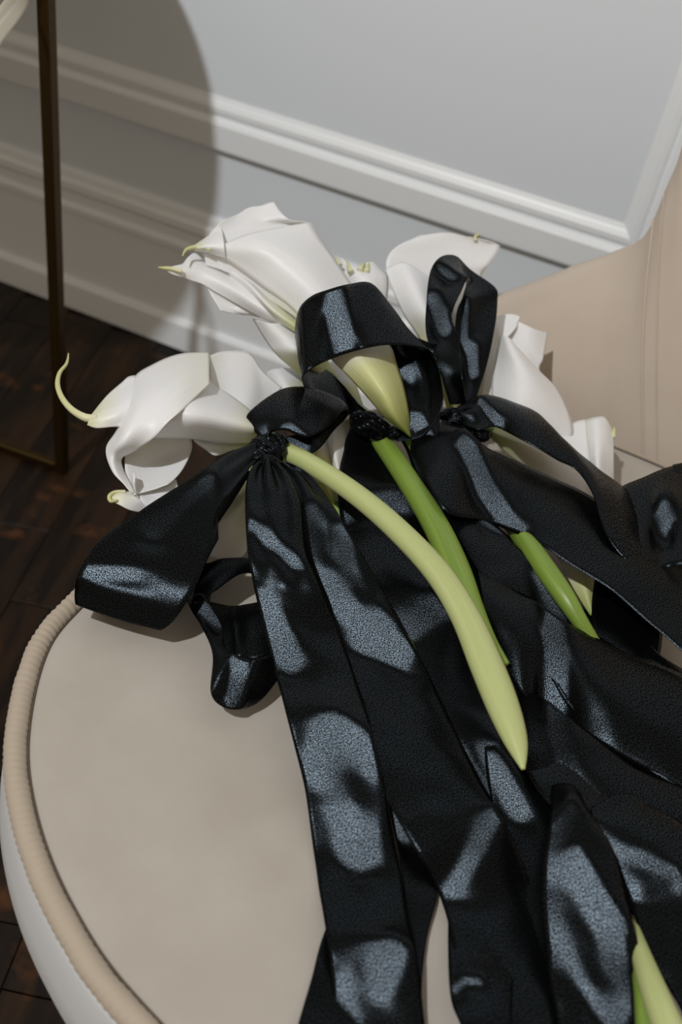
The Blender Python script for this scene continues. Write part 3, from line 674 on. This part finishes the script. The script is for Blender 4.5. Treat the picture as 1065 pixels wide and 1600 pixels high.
ribbon('tail', [(556, 655, 590, 686, 6.4), (540, 688, 628, 716, 5.4), (528, 750, 668, 770, 4.8), (530, 800, 700, 830, 4.3), (545, 870, 722, 890, 3.9), (580, 945, 735, 960, 3.2), (630, 1030, 760, 1065, 2.6), (690, 1140, 788, 1185, 2.4), (750, 1240, 822, 1310, 1.0), (790, 1400, 860, 1420, 0.8), (820, 1620, 900, 1620, 0.8)], B2, bow=0.3, wave=0.4, lit=[(540,810,560,790,10),(570,790,620,780,13),(635,990,690,940,18),(770,1180,800,1220,14),(800,1230,815,1290,8)])
ribbon('tail', [(610, 672, 640, 690, 5.6), (630, 700, 700, 690, 5.8), (650, 745, 742, 760, 5.4), (680, 800, 770, 815, 5.4), (716, 880, 820, 860, 4.8), (752, 975, 905, 975, 3.6), (790, 1050, 1000, 1060, 2.2), (830, 1130, 1080, 1130, 1.6)], B2, bow=0.5, wave=0.4, pleat=(0.3, 2, 0.6), lit=[(735,820,770,825,7),(690,710,710,790,8)])

B3 = bow(710, 655, 7, 'black satin bow at the right with a slim standing loop and long tails')
knot(712, 655, 8.0, 0.0115, B3, 9.0, 1.3)
for (x, y, r) in ((735, 662, .008), (752, 680, .0075), (696, 668, .007)): knot(x, y, 8.0, r, B3, x * .1)
ribbon('loop', [(702, 632, 728, 630, 9.0), (684, 572, 722, 592, 11.6), (666, 522, 718, 532, 13.6), (666, 468, 706, 492, 15.0), (672, 424, 722, 450, 16.2), (688, 402, 732, 432, 16.6), (712, 400, 738, 440, 16.2), (734, 420, 728, 448, 15.2), (772, 448, 722, 466, 14.6), (777, 470, 712, 494, 13.6), (771, 520, 710, 530, 12.0), (762, 565, 712, 575, 10.4), (744, 622, 722, 625, 8.8)], B3, bow=-0.3, wave=0.2, lit=[(680,465,692,515,8),(727,470,724,545,4),(738,540,738,585,6),(690,420,705,432,6)])
ribbon('loop', [(712, 640, 724, 664, 8.6), (736, 624, 750, 672, 9.2), (762, 618, 775, 668, 9.6), (800, 627, 820, 692, 9.6), (840, 647, 868, 718, 9.2), (871, 678, 900, 735, 8.8), (904, 707, 926, 775, 8.4), (938, 735, 950, 840, 7.6), (975, 762, 1000, 900, 6.6), (1030, 810, 1040, 960, 5.6), (1100, 870, 1080, 1010, 5.0)], B3, bow=0.5, wave=0.2, pleat=(0.15, 2, 0.3), lit=[(752,628,782,665,5)])
ribbon('tail', [(655, 660, 640, 700, 7.2), (722, 666, 690, 792, 8.2), (764, 700, 760, 816, 7.8), (830, 730, 832, 846, 7.4), (900, 764, 905, 890, 7.0), (960, 800, 970, 935, 6.6), (1030, 850, 1035, 990, 6.2), (1100, 900, 1090, 1040, 5.8)], B3, bow=0.4, wave=0.25, lit=[(728,690,760,770,15),(760,770,808,835,15)])
ribbon('tail', [(705, 800, 690, 800, 5.8), (770, 818, 740, 880, 5.8), (835, 880, 800, 950, 5.2), (900, 960, 860, 1060, 4.2), (960, 1010, 940, 1150, 3.6), (1090, 1070, 1090, 1260, 3.2)], B3, bow=0.5, wave=0.4, lit=[(855,895,868,950,14),(760,815,800,830,8)])
ribbon('tail', [(745, 890, 755, 985, 5.4, 4.2), (800, 918, 812, 1080, 5.4, 3.8), (840, 942, 855, 1105, 5.2, 3.6), (900, 980, 920, 1155, 4.8, 3.4), (960, 1010, 990, 1195, 4.6, 3.4), (1090, 1065, 1090, 1250, 4.4, 3.4)], B3, bow=0.9, wave=0.3, lit=[(868,950,866,1040,16),(866,1040,866,1105,13)])

B5 = bow(1000, 850, 6, 'black satin ribbon loop cut by the right edge of the picture near the backrest')
ribbon('loop', [(930, 790, 960, 900, 5.0), (965, 762, 985, 905, 6.0), (1010, 744, 1010, 900, 7.0), (1050, 729, 1050, 885, 7.6), (1100, 716, 1100, 880, 8.0)], B5, bow=0.4, lit=[(1040,792,1036,825,10)])
ribbon('tail', [(935, 800, 1040, 880, 4.0), (930, 890, 1038, 935, 3.8), (924, 950, 1034, 1000, 3.6), (930, 1020, 1026, 1050, 3.2), (930, 1100, 1020, 1110, 2.4)], B5, bow=0.4)
ribbon('tail', [(1050, 727, 1110, 715, 8.4), (1052, 800, 1110, 800, 8.0), (1054, 880, 1110, 880, 6.4)], B5)
ribbon('tail', [(1010, 1000, 1000, 1060, 3.2), (1030, 1022, 1024, 1072, 3.8), (1065, 1044, 1065, 1085, 4.0), (1110, 1070, 1110, 1120, 3.8)], B5, bow=0.2, lit=[(1015,1050,1065,1075,10)])

B6 = bow(900, 1300, 4, 'heap of black satin tails fanned across the lower right of the seat')
ribbon('tail', [(815, 1075, 860, 1100, 2.0), (818, 1140, 900, 1180, 2.6), (822, 1200, 960, 1240, 3.2), (860, 1260, 1010, 1290, 3.4), (925, 1310, 1070, 1340, 3.0), (1010, 1370, 1110, 1370, 2.8)], B6, bow=0.5, wave=0.4)
ribbon('tail', [(856, 1096, 812, 1085, 2.6), (925, 1150, 822, 1200, 3.6, 3.6), (1000, 1200, 900, 1258, 4.2, 4.0), (1110, 1250, 1020, 1350, 4.0, 3.6), (1150, 1290, 1110, 1420, 3.6)], B6, bow=0.6, wave=0.4, lit=[(868,1110,882,1190,10),(882,1190,903,1255,11)])
ribbon('tail', [(862, 1225, 912, 1245, 4.2), (858, 1290, 945, 1300, 5.6), (848, 1345, 965, 1350, 5.2), (845, 1400, 985, 1420, 4.0), (850, 1480, 1000, 1500, 3.2), (862, 1560, 1005, 1590, 3.0), (885, 1680, 1020, 1700, 2.4)], B6, bow=0.7, wave=0.5, lit=[(895,1265,862,1330,10),(862,1330,870,1450,9),(870,1450,950,1590,16),(890,1350,955,1450,24),(955,1450,965,1580,20),(890,1420,935,1535,-9)])
ribbon('tail', [(920, 1262, 1000, 1240, 3.8), (945, 1330, 1080, 1300, 4.4), (985, 1410, 1120, 1380, 3.6), (1010, 1480, 1130, 1460, 3.2), (1060, 1570, 1160, 1560, 3.0), (1090, 1650, 1180, 1640, 3.0)], B6, bow=0.6, wave=0.5, lit=[(925,1290,990,1400,7),(960,1330,1050,1360,7),(1050,1360,1065,1385,6)])
ribbon('tail', [(755, 1150, 820, 1160, 1.6), (762, 1230, 870, 1230, 2.0), (790, 1330, 900, 1330, 1.6), (820, 1450, 900, 1440, 1.2), (845, 1640, 925, 1640, 1.2)], B6, bow=0.3, lit=[(770,1190,810,1270,12)])
ribbon('tail', [(780, 980, 860, 1000, 1.2), (790, 1080, 900, 1080, 1.2), (830, 1180, 980, 1180, 1.2), (900, 1300, 1060, 1260, 1.2), (940, 1450, 1110, 1400, 1.2)], B6)
ribbon('tail', [(900, 940, 1000, 1010, 1.6), (900, 1040, 1030, 1075, 2.0), (940, 1140, 1110, 1110, 2.0), (1000, 1240, 1150, 1200, 1.8)], B6)
B7 = bow(640, 1350, 1, 'lowest black satin ribbon lying flat on the seat under the two long front tails')
ribbon('tail', [(560, 1080, 600, 1080, 0.8), (590, 1180, 625, 1180, 0.9), (605, 1250, 650, 1290, 1.1), (622, 1330, 682, 1382, 0.9), (636, 1440, 666, 1470, 0.7), (644, 1540, 658, 1560, 0.6), (650, 1680, 670, 1680, 0.5)], B7, bow=0.1, lit=[(612,1270,632,1305,8)])
ribbon('tail', [(560, 1330, 610, 1400, 0.5), (507, 1455, 600, 1470, 0.4), (486, 1530, 590, 1540, 0.4), (462, 1612, 570, 1620, 0.4), (440, 1700, 540, 1700, 0.4)], B7)
ribbon('tail', [(700, 1400, 760, 1400, 0.5), (699, 1480, 800, 1470, 0.8), (704, 1560, 800, 1560, 2.0), (722, 1612, 800, 1620, 2.2), (740, 1700, 820, 1700, 1.6)], B7, bow=0.3, lit=[(712,1550,725,1530,5),(725,1530,750,1535,5)])

# ------------------------------------------------------------------ bloom drooping over the table rim (top left corner)
def at_d(px, py, z):
    return P(px, py, (z - SEAT) * 100)
Lt = empty('calla_lily', at_d(5, 20, .74), 'cream petal with brown streaks hanging into the top left corner from the side table', 'flower')
rows = []
for (a, b2, za, zb) in (((-95, 60), (-40, 130), .72, .70), ((-45, 45), (-10, 88), .725, .705), ((-12, 22), (6, 62), .73, .71), ((10, -4), (30, 30), .735, .715), ((28, -30), (52, -8), .74, .72), ((50, -75), (78, -60), .75, .73)):
    p, q = at_d(*a, za), at_d(*b2, zb); rows.append([p, p.lerp(q, .33) + Vector((0, -.006, .004)), p.lerp(q, .5) + Vector((0, -.002, .001)), p.lerp(q, .66) + Vector((0, -.006, .004)), q])
rim = Vector((-0.80, 0.935, TH + 0.004))
last = rows[-1]
for f, wd in ((0.35, 0.75), (0.7, 0.45), (1.0, 0.2), (1.25, 0.12)):
    c0 = last[2].lerp(rim, min(f, 1.0)) + (Vector((-0.03, 0.02, 0.001)) if f > 1 else Vector((0.004, -0.01, 0)) * (1 - f))
    rows.append([c0 + (p - last[2]) * wd for p in last])
rows = [spline(r, 4) for r in rows]; cols = [spline(list(c), 6) for c in zip(*rows)]
m_old = petal('streaked_petal', [(0.0, (0.60, 0.54, 0.42)), (1.0, (0.66, 0.62, 0.52))])
o = link('petal', grid_mesh('petal', [list(r) for r in zip(*cols)], uvs=True), m_old, Lt); thick(o, 0.0012)

# ------------------------------------------------------------------ finer pieces hang under the part they grow from
for root in [o for o in C.objects if o.type == 'EMPTY']:
    if root.name.startswith('calla_lily'): root['group'] = 'white calla lilies of the bouquet'
    if root.name.startswith('flower_stem'): root['group'] = 'loose flower stems of the bouquet'
    if root.name.startswith('ribbon_bow'): root['group'] = 'black satin ribbons of the bouquet'
    kids = list(root.children)
    tips = [k_ for k_ in kids if k_.name.startswith('petal_tip')] or [k_ for k_ in kids if k_.name.startswith('spathe')]
    for k_ in kids:
        if k_.name.startswith(('tendril', 'petal_point')) and tips:
            k_.parent = tips[0]; k_.matrix_parent_inverse = Matrix.Identity(4)
    kn = [k_ for k_ in kids if k_.name.startswith('knot')]
    for k_ in kn[1:]:
        k_.parent = kn[0]; k_.matrix_parent_inverse = Matrix.Identity(4); k_.name = 'knot_fold'
Lt['group'] = 'petals by the side table'
